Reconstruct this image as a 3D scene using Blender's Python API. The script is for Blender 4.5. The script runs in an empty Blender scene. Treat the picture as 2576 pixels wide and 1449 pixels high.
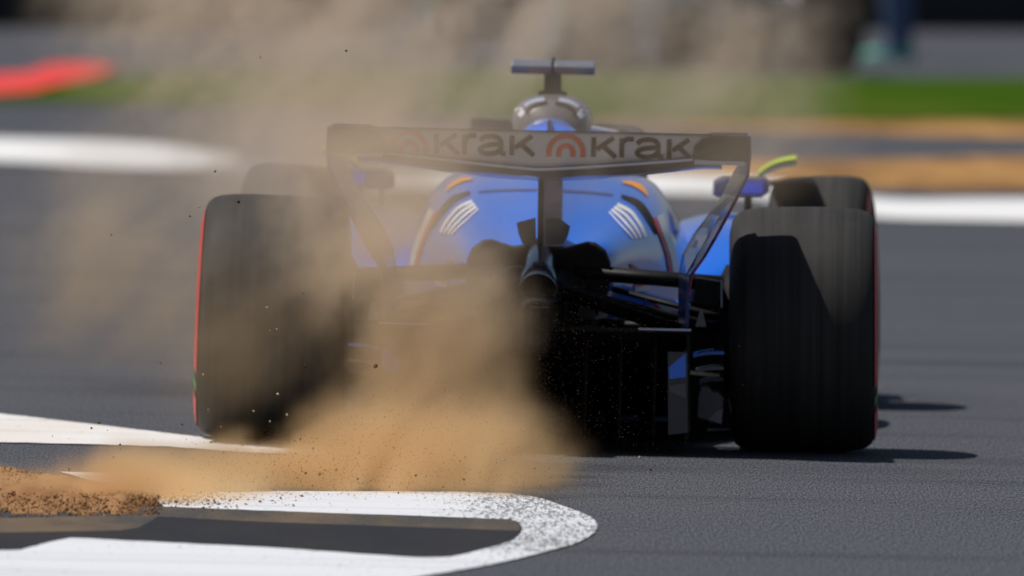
import bpy, bmesh, math, random
from mathutils import Vector, Matrix, noise as mnoise
from mathutils.bvhtree import BVHTree
from mathutils.geometry import tessellate_polygon

# ------------------------------------------------------------------ camera, world, sun, exposure
S = bpy.context.scene
C = S.collection
LENS = 600.0
FPX = LENS / 36.0 * 2576.0          # focal length in pixels of a 2576 px wide picture
CAM = Vector((0.0, -50.0, 2.078))   # photographer's position, metres
PITCH = math.atan((724.5 + 664.0) / FPX)
ROLL = math.radians(1.25)
FWD = Vector((0, math.cos(PITCH), -math.sin(PITCH)))
_r0 = Vector((1, 0, 0)); _u0 = _r0.cross(FWD)
UP = _u0 * math.cos(ROLL) - _r0 * math.sin(ROLL)
RT = _r0 * math.cos(ROLL) + _u0 * math.sin(ROLL)
cd = bpy.data.cameras.new('camera'); cam = bpy.data.objects.new('camera', cd); C.objects.link(cam)
cd.lens = LENS; cd.sensor_width = 36.0; cd.clip_start = 1.0; cd.clip_end = 3000
cam.matrix_world = Matrix(((RT.x, UP.x, -FWD.x, CAM.x), (RT.y, UP.y, -FWD.y, CAM.y), (RT.z, UP.z, -FWD.z, CAM.z), (0, 0, 0, 1)))
cd.dof.use_dof = True; cd.dof.focus_distance = 47.3; cd.dof.aperture_fstop = 4.8
S.camera = cam

SUN_EL, SUN_DIR = math.radians(65), Vector((-math.cos(math.radians(65)), 0.035, math.sin(math.radians(65)))).normalized()
W = bpy.data.worlds.new('World'); S.world = W; W.use_nodes = True
nt = W.node_tree
sky = nt.nodes.new('ShaderNodeTexSky'); sky.sky_type = 'NISHITA'; sky.sun_disc = False
sky.sun_elevation = SUN_EL; sky.sun_rotation = math.atan2(SUN_DIR.x, SUN_DIR.y)
sky.air_density = 1.0; sky.dust_density = 1.2
nt.links.new(sky.outputs[0], nt.nodes['Background'].inputs['Color'])
nt.nodes['Background'].inputs['Strength'].default_value = 0.05
sl = bpy.data.lights.new('sun', 'SUN'); sl.energy = 3.9; sl.angle = math.radians(0.53); sl.color = (1.0, 0.95, 0.88)
so = bpy.data.objects.new('sun', sl); C.objects.link(so)
so.rotation_euler = (-SUN_DIR).to_track_quat('-Z', 'Y').to_euler()
so.location = (-10, 0, 22)
S.view_settings.view_transform = 'Standard'; S.view_settings.look = 'None'
S.view_settings.exposure = 0.0; S.view_settings.gamma = 1.0; S.view_settings.use_curve_mapping = False
S.cycles.use_denoising = True
S.cycles.volume_bounces = 5; S.cycles.max_bounces = 10
S.cycles.volume_step_rate = 4.0; S.cycles.volume_max_steps = 128
S.cycles.sample_clamp_indirect = 6.0

# ------------------------------------------------------------------ helpers
def G(px, py, z=0.0):
    """point of the level ground that the photograph shows at (px, py), picture 2576 px wide"""
    r = FWD + RT * ((px - 1288) / FPX) - UP * ((py - 724.5) / FPX)
    return CAM + r * ((z - CAM.z) / r.z)
def AT(px, py, y):
    """point at depth y (world) seen at (px, py)"""
    r = FWD + RT * ((px - 1288) / FPX) - UP * ((py - 724.5) / FPX)
    return CAM + r * ((y - CAM.y) / r.y)

def obj(name, verts, faces, mat, parent=None, smooth=False, bevel=0.0, solid=0.0, sub=0):
    me = bpy.data.meshes.new(name)
    me.from_pydata([tuple(v) for v in verts], [], faces)
    bm = bmesh.new(); bm.from_mesh(me)
    bmesh.ops.recalc_face_normals(bm, faces=bm.faces); bm.to_mesh(me); bm.free()
    o = bpy.data.objects.new(name, me); C.objects.link(o)
    if mat: me.materials.append(mat)
    if smooth:
        for p in me.polygons: p.use_smooth = True
    if solid:
        m = o.modifiers.new('thick', 'SOLIDIFY'); m.thickness = solid; m.offset = 0
    if bevel:
        m = o.modifiers.new('edge', 'BEVEL'); m.width = bevel; m.segments = 2; m.limit_method = 'ANGLE'
    if sub:
        m = o.modifiers.new('sub', 'SUBSURF'); m.levels = sub; m.render_levels = sub
    if parent: o.parent = parent
    return o
def tag(o, label, cat=None, group=None, kind=None):
    o['label'] = label
    if cat: o['category'] = cat
    if group: o['group'] = group
    if kind: o['kind'] = kind
    return o
def empty(name, loc=(0, 0, 0), parent=None):
    o = bpy.data.objects.new(name, None); C.objects.link(o); o.location = loc; o.empty_display_size = .2
    if parent: o.parent = parent
    return o
def box(x0, x1, y0, y1, z0, z1):
    v = [(x, y, z) for z in (z0, z1) for y in (y0, y1) for x in (x0, x1)]
    return v, [(0, 1, 3, 2), (4, 6, 7, 5), (0, 4, 5, 1), (2, 3, 7, 6), (0, 2, 6, 4), (1, 5, 7, 3)]
def join(*vf):
    V, F = [], []
    for v, f in vf:
        n = len(V); V += list(v); F += [tuple(i + n for i in q) for q in f]
    return V, F
def loft(secs, closed=True, cap=True):
    n = len(secs[0]); V = [p for s in secs for p in s]; F = []
    for i in range(len(secs) - 1):
        for j in range(n if closed else n - 1):
            k = (j + 1) % n
            F.append((i * n + j, i * n + k, (i + 1) * n + k, (i + 1) * n + j))
    if cap and closed:
        F.append(tuple(range(n))[::-1]); F.append(tuple(range((len(secs) - 1) * n, len(secs) * n)))
    return V, F
def tube(path, rad, n=10, sx=1.0, sz=1.0, cap=True):
    path = [Vector(p) for p in path]; secs = []
    rads = rad if isinstance(rad, (list, tuple)) else [rad] * len(path)
    for i, p in enumerate(path):
        t = (path[min(i + 1, len(path) - 1)] - path[max(i - 1, 0)]).normalized()
        ref = Vector((0, 0, 1)) if abs(t.z) < .9 else Vector((0, 1, 0))
        a = t.cross(ref).normalized(); b = a.cross(t).normalized()
        secs.append([p + a * (math.cos(2 * math.pi * k / n) * rads[i] * sx) + b * (math.sin(2 * math.pi * k / n) * rads[i] * sz) for k in range(n)])
    return loft(secs, True, cap)
def lathe_x(prof, n=72, a0=0.0, a1=None):
    """profile of (x, r) spun about the X axis"""
    full = a1 is None
    a1 = 2 * math.pi if full else a1
    m = n if full else n + 1
    secs = []
    for k in range(m):
        a = a0 + (a1 - a0) * k / n
        secs.append([(x, r * math.sin(a), r * math.cos(a)) for x, r in prof])
    V = [p for s in secs for p in s]; q = len(prof); F = []
    for k in range(m if full else m - 1):
        for j in range(q - 1):
            k2 = (k + 1) % m
            F.append((k * q + j, k * q + j + 1, k2 * q + j + 1, k2 * q + j))
    return V, F
def ribbon2d(pts, w):
    """2-D polyline to a strip; returns pairs (left, right)"""
    pts = [Vector(p) for p in pts]; out = []
    for i, p in enumerate(pts):
        t = (pts[min(i + 1, len(pts) - 1)] - pts[max(i - 1, 0)])
        t.normalize(); nrm = Vector((-t.y, t.x)); ww = w[i] if isinstance(w, (list, tuple)) else w
        k = 1.0
        if 0 < i < len(pts) - 1:
            d = (pts[i + 1] - p).normalized(); k = 1 / max(.6, abs(Vector((-d.y, d.x)).dot(nrm)))
        out.append((p + nrm * ww / 2 * k, p - nrm * ww / 2 * k))
    return out
def dense(pts, step):
    pts = [Vector(p) for p in pts]; out = [pts[0]]
    for a, b in zip(pts, pts[1:]):
        n = max(1, int((b - a).length / step))
        out += [a.lerp(b, (i + 1) / n) for i in range(n)]
    return out
def smoothpath(pts, n=6):
    """Catmull-Rom through the points"""
    P = [Vector(p) for p in pts]; P = [P[0] * 2 - P[1]] + P + [P[-1] * 2 - P[-2]]; out = []
    for i in range(1, len(P) - 2):
        for k in range(n):
            t = k / n; a, b, c, d = P[i - 1], P[i], P[i + 1], P[i + 2]
            out.append(.5 * ((2 * b) + (c - a) * t + (2 * a - 5 * b + 4 * c - d) * t * t + (3 * b - a - 3 * c + d) * t ** 3))
    out.append(P[-2]); return out

# ------------------------------------------------------------------ materials
class N:
    """small node-tree writer"""
    def __init__(s, name):
        s.m = bpy.data.materials.new(name); s.m.use_nodes = True; s.t = s.m.node_tree
        s.b = s.t.nodes.get('Principled BSDF'); s.o = s.t.nodes.get('Material Output')
    def n(s, typ, **k):
        x = s.t.nodes.new('ShaderNode' + typ)
        for a, v in k.items(): setattr(x, a, v)
        return x
    def l(s, a, b): s.t.links.new(a, b)
    def put(s, sock, v):
        if isinstance(v, (int, float, tuple)): sock.default_value = v
        else: s.l(v, sock)
    def math(s, op, a, b=0.0, c=None, clamp=False):
        x = s.n('Math', operation=op, use_clamp=clamp); s.put(x.inputs[0], a); s.put(x.inputs[1], b)
        if c is not None: s.put(x.inputs[2], c)
        return x.outputs[0]
    def vec(s, op, a, b):
        x = s.n('VectorMath', operation=op); s.put(x.inputs[0], a); s.put(x.inputs[1], b)
        return x.outputs['Value'] if op in ('LENGTH', 'DOT_PRODUCT') else x.outputs[0]
    def mapr(s, v, a, b, c, d, typ='SMOOTHSTEP'):
        x = s.n('MapRange', interpolation_type=typ); s.put(x.inputs[0], v)
        for i, q in enumerate((a, b, c, d)): x.inputs[i + 1].default_value = q
        return x.outputs[0]
    def coord(s, scale=(1, 1, 1), kind='Object'):
        tc = s.n('TexCoord'); mp = s.n('Mapping'); s.l(tc.outputs[kind], mp.inputs[0]); mp.inputs['Scale'].default_value = scale
        return mp.outputs[0]
    def noise(s, co, scale=5, detail=3, rough=.5, out=0):
        x = s.n('TexNoise'); s.l(co, x.inputs['Vector']); x.inputs['Scale'].default_value = scale
        x.inputs['Detail'].default_value = detail; x.inputs['Roughness'].default_value = rough
        return x.outputs[out]
    def ramp(s, f, stops):
        x = s.n('ValToRGB'); s.l(f, x.inputs[0]); e = x.color_ramp.elements
        while len(e) < len(stops): e.new(.5)
        for q, (p, c) in zip(e, stops): q.position = p; q.color = (*c, 1) if len(c) == 3 else c
        return x.outputs[0]
    def mix(s, f, a, b):
        x = s.n('Mix', data_type='RGBA'); s.put(x.inputs[0], f)
        for sock, v in ((x.inputs[6], a), (x.inputs[7], b)):
            s.put(sock, (*v, 1) if isinstance(v, tuple) and len(v) == 3 else v)
        return x.outputs[2]
    def bump(s, h, strength=.3, dist=.01):
        x = s.n('Bump'); x.inputs['Strength'].default_value = strength; x.inputs['Distance'].default_value = dist
        s.l(h, x.inputs['Height']); s.l(x.outputs[0], s.b.inputs['Normal'])
    def set(s, **k):
        for a, v in k.items():
            s.put(s.b.inputs[a.replace('_', ' ')], (*v, 1) if isinstance(v, tuple) and len(v) == 3 else v)
        return s.m

def paint(name, col, rough=.35, coat=0.0, metal=0.0, dirt=.25, dirtcol=(.20, .15, .10), spec=.5):
    """car paint or carbon: base colour with a film of road dust and tiny scuffs"""
    s = N(name); co = s.coord()
    f = s.noise(co, 9, 4, .6); g = s.noise(co, 60, 2)
    k = s.math('MULTIPLY', s.mapr(f, .42, .75, 0, 1), dirt)
    s.set(Base_Color=s.mix(k, col, dirtcol), Metallic=metal)
    s.put(s.b.inputs['Roughness'], s.math('MULTIPLY_ADD', g, .15, rough - .05))
    s.b.inputs['Specular IOR Level'].default_value = spec
    s.b.inputs['Coat Weight'].default_value = coat; s.b.inputs['Coat Roughness'].default_value = .08
    return s.m
M = {}
M['blue'] = paint('blue_paint', (.014, .185, .90), .28, 1.0, dirt=.05)
M['bluedark'] = paint('navy_paint', (.012, .03, .16), .35, .5)
M['carbon'] = paint('black_carbon', (.008, .008, .009), .5, 0, dirt=.05, spec=.18)
M['carbon2'] = paint('grey_carbon', (.030, .032, .038), .36, .15, dirt=.15, spec=.35)
M['scoop'] = paint('dull_carbon', (.030, .034, .048), .3, .5, dirt=.1, spec=.5)
M['duct'] = paint('duct_silver', (.16, .17, .19), .3, .2, dirt=.3)
M['wingpanel'] = paint('pale_wing_panel', (.74, .72, .71), .5, 0, dirt=.1, spec=.2)
M['pylon'] = paint('grey_violet_paint', (.70, .66, .84), .35, .3)
M['fin'] = paint('grey_carbon_fin', (.10, .10, .105), .5, 0)
M['hoop'] = paint('grey_airbox', (.13, .125, .135), .35, .4)
M['cam'] = paint('camera_grey', (.15, .17, .22), .35, .2)
M['wingdark'] = paint('dark_wing_plane', (.050, .040, .085), .3, .4)
M['edge'] = paint('pale_edge', (.50, .55, .70), .3, .3)
M['white'] = paint('white_decal', (.78, .79, .82), .4)
M['red'] = paint('red_decal', (.62, .035, .03), .45)
M['logo'] = paint('orange_red_print', (.78, .070, .030), .5, dirt=.1)
M['ink'] = paint('dark_print', (.012, .011, .010), .7, dirt=.03, spec=.1)
M['orange'] = paint('orange_decal', (.85, .32, .02), .4)
M['yellow'] = paint('fluorescent_yellow', (.62, .80, .02), .4)
M['green'] = paint('green_decal', (.02, .25, .03), .5)
M['metal'] = paint('exhaust_metal', (.42, .44, .45), .22, 0, 1.0, dirt=.35, dirtcol=(.10, .08, .06))
M['grille'] = paint('light_lens', (.010, .008, .009), .5, 0, dirt=.03, spec=.2)
M['rim'] = paint('wheel_cover', (.03, .03, .033), .35, .2)
M['silver'] = paint('silver_paint', (.30, .33, .38), .25, .8)
M['steel'] = paint('blue_grey_paint', (.10, .15, .26), .4, .4)
M['teal'] = paint('teal_paint', (.01, .42, .26), .5, .1)
def rubber():
    s = N('tyre_rubber'); co = s.coord()
    st = s.noise(s.coord((46, .8, .8)), 1.0, 4, .6)
    f = s.noise(co, 7, 4, .6)
    a = s.mix(s.mapr(st, .2, .8, 0, 1), (.013, .013, .013), (.042, .041, .040))
    s.set(Base_Color=s.mix(s.mapr(f, .5, .8, 0, .30), a, (.065, .058, .048)))
    s.put(s.b.inputs['Roughness'], s.math('MULTIPLY_ADD', st, .3, .55)); s.b.inputs['Specular IOR Level'].default_value = .25
    s.bump(st, .25, .002); return s.m
M['rubber'] = rubber()
def sidewall():
    s = N('tyre_sidewall'); f = s.noise(s.coord(), 12, 4)
    return s.set(Base_Color=s.mix(f, (.016, .017, .018), (.034, .034, .034)), Roughness=.5, Specular_IOR_Level=.25)
M['sidewall'] = sidewall()
def asphalt(name, c0, c1, grain=1.0, dust=.0, dark=.38):
    """coarse racing tarmac: stones, larger worn patches, tyre streaks along the racing line"""
    s = N(name); g = s.noise(s.coord((165, 15, 165)), 1.0, 3, .65); g2 = s.noise(s.coord((400, 34, 400)), 1.0, 2, .6)
    big = s.noise(s.coord((.55, .16, 1)), 1.0, 5, .6)
    st = s.noise(s.coord((.16, 1.05, 1)), 1.0, 4, .55)
    h = s.math('ADD', s.math('MULTIPLY', g, .65), s.math('MULTIPLY', g2, .35))
    k = s.mapr(h, .5 - .12 / grain, .5 + .14 / grain, 0, 1)
    col = s.mix(k, c0, c1)
    col = s.mix(s.mapr(st, .50, .68, 0, dark), col, (.020, .021, .024))
    col = s.mix(s.mapr(big, .50, .75, 0, .30), col, (.105, .103, .100))
    if dust: col = s.mix(s.mapr(s.noise(s.coord((2.2, .5, 1)), 1.0, 5, .65), .36, .66, 0, dust), col, (.30, .185, .09))
    s.set(Base_Color=col, Roughness=.85, Specular_IOR_Level=.2)
    s.bump(h, .7 * grain, .008); return s.m
M['asphalt'] = asphalt('track_asphalt', (.019, .020, .025), (.142, .151, .178))
M['tar_dark'] = asphalt('fresh_tar', (.014, .016, .021), (.026, .029, .037), .5, .03, .5)
M['tar_dusty'] = asphalt('dusty_tar', (.040, .040, .040), (.085, .082, .078), .6, .40, .2)
def roadpaint(name, col, wear, under=(.07, .072, .078), dust=0.0, rough=1.0, bend=False):
    """thick road paint on coarse stones: pits and wear show the tarmac"""
    s = N(name); g = s.noise(s.coord((105, 10, 105)), 1.0, 3, .65); big = s.noise(s.coord((1.4, .55, 1)), 1.0, 4, .6)
    st = s.noise(s.coord((.5, 3.0, 1)), 1.0, 4, .6)
    thr = s.math('MULTIPLY_ADD', big, wear * .5, .30 + wear * .1)
    if bend:
        sp = s.n('SeparateXYZ'); s.l(s.coord(), sp.inputs[0])
        w_ = s.math('MULTIPLY', s.mapr(sp.outputs[0], -.35, .05, 0, 1), s.mapr(sp.outputs[1], -7.2, -6.0, .35, 1))
        thr = s.math('ADD', s.math('MULTIPLY_ADD', big, .25, .27), s.math('MULTIPLY', w_, .17))
    k = s.mapr(s.math('SUBTRACT', g, s.math('SUBTRACT', 1.06, thr)), -.05, .07, 0, .72)
    c = s.mix(s.mapr(st, .48, .72, 0, .42), col, (.36, .38, .43))
    st2 = s.noise(s.coord((.22, 7.0, 1)), 1.0, 5, .6); c = s.mix(s.mapr(st2, .50, .70, 0, .38), c, (.30, .31, .34))
    c = s.mix(k, c, under)
    if dust: c = s.mix(s.mapr(s.noise(s.coord((1.6, .6, 1)), 1.0, 4, .6), .35, .65, 0, dust), c, (.58, .37, .19))
    s.set(Base_Color=c, Roughness=.8, Specular_IOR_Level=.2)
    s.bump(s.math('MULTIPLY', g, w_) if bend else g, (.8 if bend else .12) * rough, .012); return s.m
M['linepaint'] = roadpaint('white_line_paint', (.69, .71, .75), .30, bend=True)
M['linepaint_worn'] = roadpaint('worn_line_paint', (.76, .76, .755), .22, dust=.2)
M['linepaint_far'] = roadpaint('far_line_paint', (.80, .80, .80), .05)
M['linepaint_pale'] = roadpaint('far_pale_grey', (.25, .25, .25), .05)  # plain grey, duller than the white far line
M['redpaint'] = roadpaint('red_kerb_paint', (.78, .026, .016), .02)
def soil(name, a, b, c, sc=1.0):
    s = N(name); co = s.coord((10 * sc, 2 * sc, 10 * sc)); f = s.noise(co, 1.0, 6, .7); g = s.noise(s.coord((60 * sc, 20 * sc, 60 * sc)), 1.0, 4, .7)
    col = s.mix(s.mapr(f, .35, .65, 0, 1), a, b); col = s.mix(s.mapr(g, .50, .72, 0, .35), col, c)
    s.set(Base_Color=col, Roughness=.95, Specular_IOR_Level=.1); s.bump(g, .3, .01); return s.m
M['soil'] = soil('brown_soil', (.26, .135, .060), (.36, .200, .095), (.18, .095, .045))
M['dirtfar'] = soil('run_off_dirt', (.20, .105, .040), (.46, .255, .092), (.16, .095, .045), .22)
def grassmat():
    s = N('mown_grass'); f = s.noise(s.coord((.5, .12, 1)), 1.0, 4); g = s.noise(s.coord((9, 2, 9)), 1.0, 3)
    c = s.mix(s.mapr(f, .35, .65, 0, 1), (.038, .080, .008), (.066, .098, .014)); c = s.mix(s.math('MULTIPLY', g, .4), c, (.035, .095, .003))
    return s.set(Base_Color=c, Roughness=.95, Specular_IOR_Level=.0)
M['grass'] = grassmat()
M['barrier'] = paint('black_barrier', (.010, .010, .012), .7, dirt=.2, dirtcol=(.02, .022, .012))
M['pebble'] = soil('pebble_stone', (.20, .10, .05), (.30, .17, .09), (.10, .06, .04), 6)
M['pebble_pale'] = soil('pebble_pale_stone', (.45, .36, .26), (.58, .47, .34), (.30, .22, .15), 6)
M['pebble_dark'] = soil('pebble_dark_stone', (.030, .024, .018), (.06, .045, .03), (.02, .017, .012), 6)

# ------------------------------------------------------------------ the setting: ground, track, lines
def sheet(name, pts, z, mat, label=None, px=True, ragged=False):
    """flat area of ground; points are taken from the plan of the track"""
    vs = [G(a, b, z) if px else Vector((a, b, z)) for a, b in pts]
    if ragged:
        vs = dense(vs + vs[:1], .03)[:-1]
        vs = [v + Vector((.006 * mnoise.noise(v * 60), .030 * mnoise.noise(v * 25 + Vector((9, 0, 0))), 0)) for v in vs]
    me = bpy.data.meshes.new(name); tri = tessellate_polygon([[Vector((v.x, v.y, 0)) for v in vs]])
    tri = [t if (vs[t[1]] - vs[t[0]]).cross(vs[t[2]] - vs[t[0]]).z > 0 else (t[0], t[2], t[1]) for t in tri]
    me.from_pydata([tuple(v) for v in vs], [], tri); me.materials.append(mat)
    o = bpy.data.objects.new(name, me); C.objects.link(o); o['kind'] = 'structure'
    if label: o['label'] = label
    return o
sheet('ground', [(-900, -200), (900, -200), (900, 1500), (-900, 1500)], 0.0, M['asphalt'], 'grey asphalt ground of the race track and run-off', px=False)
def curve(pts, n=5): return [tuple(p) for p in smoothpath([(a, b) for a, b in pts], n)]
# background bands
grass_top = curve([(-700, 262), (0, 238), (260, 196), (600, 172), (1300, 176), (2100, 194), (2576, 194), (3300, 192)])
grass_bot = curve([(3300, 302), (2576, 300), (1900, 300), (1300, 290), (700, 270), (300, 260), (0, 255), (-700, 275)])
sheet('grass', grass_top + grass_bot, .012, M['grass'], 'green mown grass strip behind the track')['kind'] = 'structure'
sheet('red_kerb', curve([(-700, 204), (0, 186), (110, 165), (200, 158), (300, 166)], 4) + curve([(240, 192), (130, 214), (0, 235), (-700, 260)], 4), .024, M['redpaint'], 'red painted kerb beside the grass')
sheet('dirt_strip', curve([(1450, 304), (2000, 306), (2576, 304), (3300, 306)]) + curve([(3300, 352), (2576, 345), (2150, 334), (1750, 322), (1450, 312)]), .006, M['dirtfar'], 'brown dirt strip along the grass edge')
sheet('dirt_strip', curve([(1500, 410), (1900, 402), (2300, 400), (2576, 393), (3300, 388)]) + curve([(3300, 490), (2576, 480), (2200, 470), (1900, 446), (1500, 428)]), .006, M['dirtfar'], 'orange brown dirt strip beyond the white track edge')
sheet('track_edge_line', curve([(-700, 327), (0, 347), (250, 354), (430, 364), (600, 390)]) + curve([(600, 412), (430, 424), (220, 418), (0, 405), (-700, 383)]), .008, M['linepaint_far'], 'broad white track edge paint far beyond the car')
sheet('track_edge_line', curve([(560, 404), (830, 416), (1000, 428), (1380, 436)]) + curve([(1380, 486), (1000, 476), (830, 448), (560, 434), (420, 428)]), .004, M['linepaint_pale'], 'pale grey track edge strip continuing behind the dust')
sheet('track_edge_line', curve([(930, 428), (1380, 433), (1800, 440), (2050, 470), (2240, 500), (2576, 500), (3300, 508)]) + curve([(3300, 575), (2576, 556), (2200, 546), (1990, 512), (1800, 489), (1380, 484), (930, 474)]), .008, M['linepaint_far'], 'white track edge line passing behind the car')

# foreground kerb paint and tar
inner_top = [(410, 1274), (640, 1283), (860, 1291), (1100, 1299), (1285, 1306)]
inner_bend = curve([(1285, 1306), (1308, 1318), (1311, 1336), (1285, 1360), (1200, 1385), (1130, 1400), (1050, 1402)], 4)
inner_bot = [(880, 1391), (700, 1378), (440, 1365), (180, 1352), (130, 1362), (50, 1383), (-400, 1392)]
outer = curve([(-400, 1640), (700, 1510), (1060, 1449), (1250, 1416), (1430, 1372), (1487, 1345), (1503, 1322), (1482, 1298), (1400, 1266), (1330, 1247), (1220, 1238), (1000, 1236), (700, 1236), (470, 1240), (388, 1247)], 4)
hook = sheet('kerb_paint', outer + inner_top + inner_bend[1:] + inner_bot, .004, M['linepaint'], 'white hook shaped line painted round the kerb end', ragged=True)
sheet('fresh_tarmac', [(398, 1299), (650, 1312), (1000, 1324), (1302, 1335)] + [p for p in inner_bend if p[1] > 1336] + inner_bot + [(-400, 1352), (-60, 1340), (150, 1337), (300, 1334), (352, 1327), (385, 1308)], .004, M['tar_dark'], 'dark smooth tarmac inside the white hook')
sheet('dusty_tarmac', inner_top + [(1308, 1318), (1308, 1335), (1000, 1324), (650, 1312), (398, 1299), (400, 1285)], .004, M['tar_dusty'], 'dusty grey tarmac strip below the upper white arm')
sheet('dusty_tarmac', [(-400, 1312), (-60, 1305), (330, 1296), (385, 1290), (397, 1299), (383, 1309), (350, 1327), (300, 1334), (150, 1337), (-60, 1340), (-400, 1352)], .004, M['tar_dusty'], 'grey dusty tarmac in front of the soil')
sheet('kerb_paint', [(-400, 992), (0, 1040), (280, 1072), (545, 1104), (520, 1113), (700, 1127), (840, 1134), (820, 1142), (640, 1139), (420, 1123), (200, 1116), (-400, 1104)], .004, M['linepaint_worn'], 'worn white kerb wedge left of the car', ragged=True)
sheet('kerb_paint', [(150, 1186), (300, 1190), (440, 1197), (430, 1203), (350, 1212), (290, 1216), (240, 1211)], .006, M['linepaint_worn'], 'small white paint patch half covered by soil')

# soil heap with stones
def soil_heap():
    top = curve([(-300, 1120), (-60, 1152), (0, 1163), (60, 1177), (130, 1192), (200, 1212), (270, 1225), (335, 1233), (405, 1256)], 6)
    bot = curve([(-300, 1330), (-60, 1306), (0, 1304), (60, 1303), (130, 1301), (200, 1300), (270, 1298), (335, 1293), (405, 1266)], 6)
    V, F = [], []; m = 46
    for i, (a, b) in enumerate(zip(top, bot)):
        A, B = G(*a), G(*b)
        for j in range(m + 1):
            t = j / m; p = A.lerp(B, t)
            e = min(1, 3 * t, 3 * (1 - t)) * min(1, (len(top) - 1 - i) / 8)
            h = -.010 + .012 * mnoise.noise(Vector((p.x * 22, p.y * 5, 7))) + e * (.030 + .026 * max(0, mnoise.fractal(Vector((p.x * 7, p.y * 1.8, 3)), 1, 2, 4) + .45) * .6 + .004 * mnoise.noise(Vector((p.x * 45, p.y * 12, 1))))
            V.append((p.x, p.y, h))
    n = m + 1
    for i in range(len(top) - 1):
        for j in range(m): F.append((i * n + j, i * n + j + 1, (i + 1) * n + j + 1, (i + 1) * n + j))
    o = obj('soil', V, F, M['soil'], smooth=True)
    tag(o, 'loose brown soil spilled beside the kerb', kind='structure')
soil_heap()

def stone_mesh(seed, name='stone'):
    r = random.Random(seed); bm = bmesh.new(); bmesh.ops.create_icosphere(bm, subdivisions=2, radius=1.0)
    off = Vector((r.uniform(0, 50), r.uniform(0, 50), 0)); sc = (1, r.uniform(.7, 1), r.uniform(.55, .9))
    for v in bm.verts:
        k = 1 + .45 * mnoise.noise(v.co * 1.1 + off) + .16 * mnoise.noise(v.co * 3 + off)
        v.co = Vector((v.co.x * k * sc[0], v.co.y * k * sc[1], v.co.z * k * sc[2]))
    me = bpy.data.meshes.new(name); bm.to_mesh(me); bm.free(); return me
def soil_stones():
    r = random.Random(5); V, F = [], []; kinds = []
    for k in range(4):
        bm = bmesh.new(); bmesh.ops.create_icosphere(bm, subdivisions=1, radius=1.0)
        for v in bm.verts: v.co = v.co * (1 + .5 * mnoise.noise(v.co * 1.3 + Vector((k * 7, 0, 0)))); v.co.z *= .7
        me = bpy.data.meshes.new('crumb'); bm.to_mesh(me); bm.free(); kinds.append(me)
    for q in range(2600):
        if q < 2000: px = r.uniform(-60, 400); lo = 1165 + .19 * px; py = r.uniform(lo + 6, 1302); zz = .022 * min(1, (1302 - py) / 40)
        else: px = 330 + abs(r.gauss(0, 170)); py = 1258 + r.gauss(0, 13); zz = .003
        p = G(px, py, zz); s_ = .0012 * r.paretovariate(1.7); s_ = min(s_, .0055)
        me = r.choice(kinds); n = len(V); R = Matrix.Rotation(r.uniform(0, 6), 3, 'Z') @ Matrix.Rotation(r.uniform(0, 6), 3, 'X')
        V += [tuple(R @ (v.co * s_) + Vector((p.x, p.y, zz + r.uniform(0, .004)))) for v in me.vertices]
        F += [tuple(i + n for i in w.vertices) for w in me.polygons]
    o = obj('gravel', V, F, M['soil'], smooth=False); tag(o, 'small stones and crumbs scattered over the brown soil', kind='stuff')
soil_stones()

# barrier behind everything
A, B = G(-900, 64), G(3500, 80)
d = (B - A).normalized(); nn = Vector((-d.y, d.x, 0))
bar = empty('barrier_wall', A)
tag(bar, 'black trackside barrier wall crossing the very back of the scene', 'barrier')
L = (B - A).length; k = 0; x = 0.0
while x < L:
    x2 = min(L, x + 2.0)
    q = [d * (x + .01) , d * (x2 - .01)]
    v = []
    for zz, th in ((0, 0), (.9, .0), (1.0, .08)):
        for p in q: v += [p + nn * th + Vector((0, 0, zz)), p + nn * (.6 - th) + Vector((0, 0, zz))]
    # order: per z ring (p0 front, p0 back, p1 front, p1 back)
    ring = lambda i: [i * 4 + 0, i * 4 + 2, i * 4 + 3, i * 4 + 1]
    f = []
    for i in range(2):
        a, b = ring(i), ring(i + 1)
        f += [(a[j], a[(j + 1) % 4], b[(j + 1) % 4], b[j]) for j in range(4)]
    f += [tuple(ring(0)[::-1]), tuple(ring(2))]
    obj('barrier_block', v, f, M['barrier'], bar)
    x = x2

# ------------------------------------------------------------------ the racing car (x right, y forward, z up, origin under the rear axle)
g0 = G(1347, 1121)
car = empty('racing_car', (g0.x, g0.y, 0)); car.rotation_euler = (0, 0, -math.radians(.95))
tag(car, 'blue single-seater racing car seen from behind, raising dust over the kerb', 'racing car')

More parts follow.
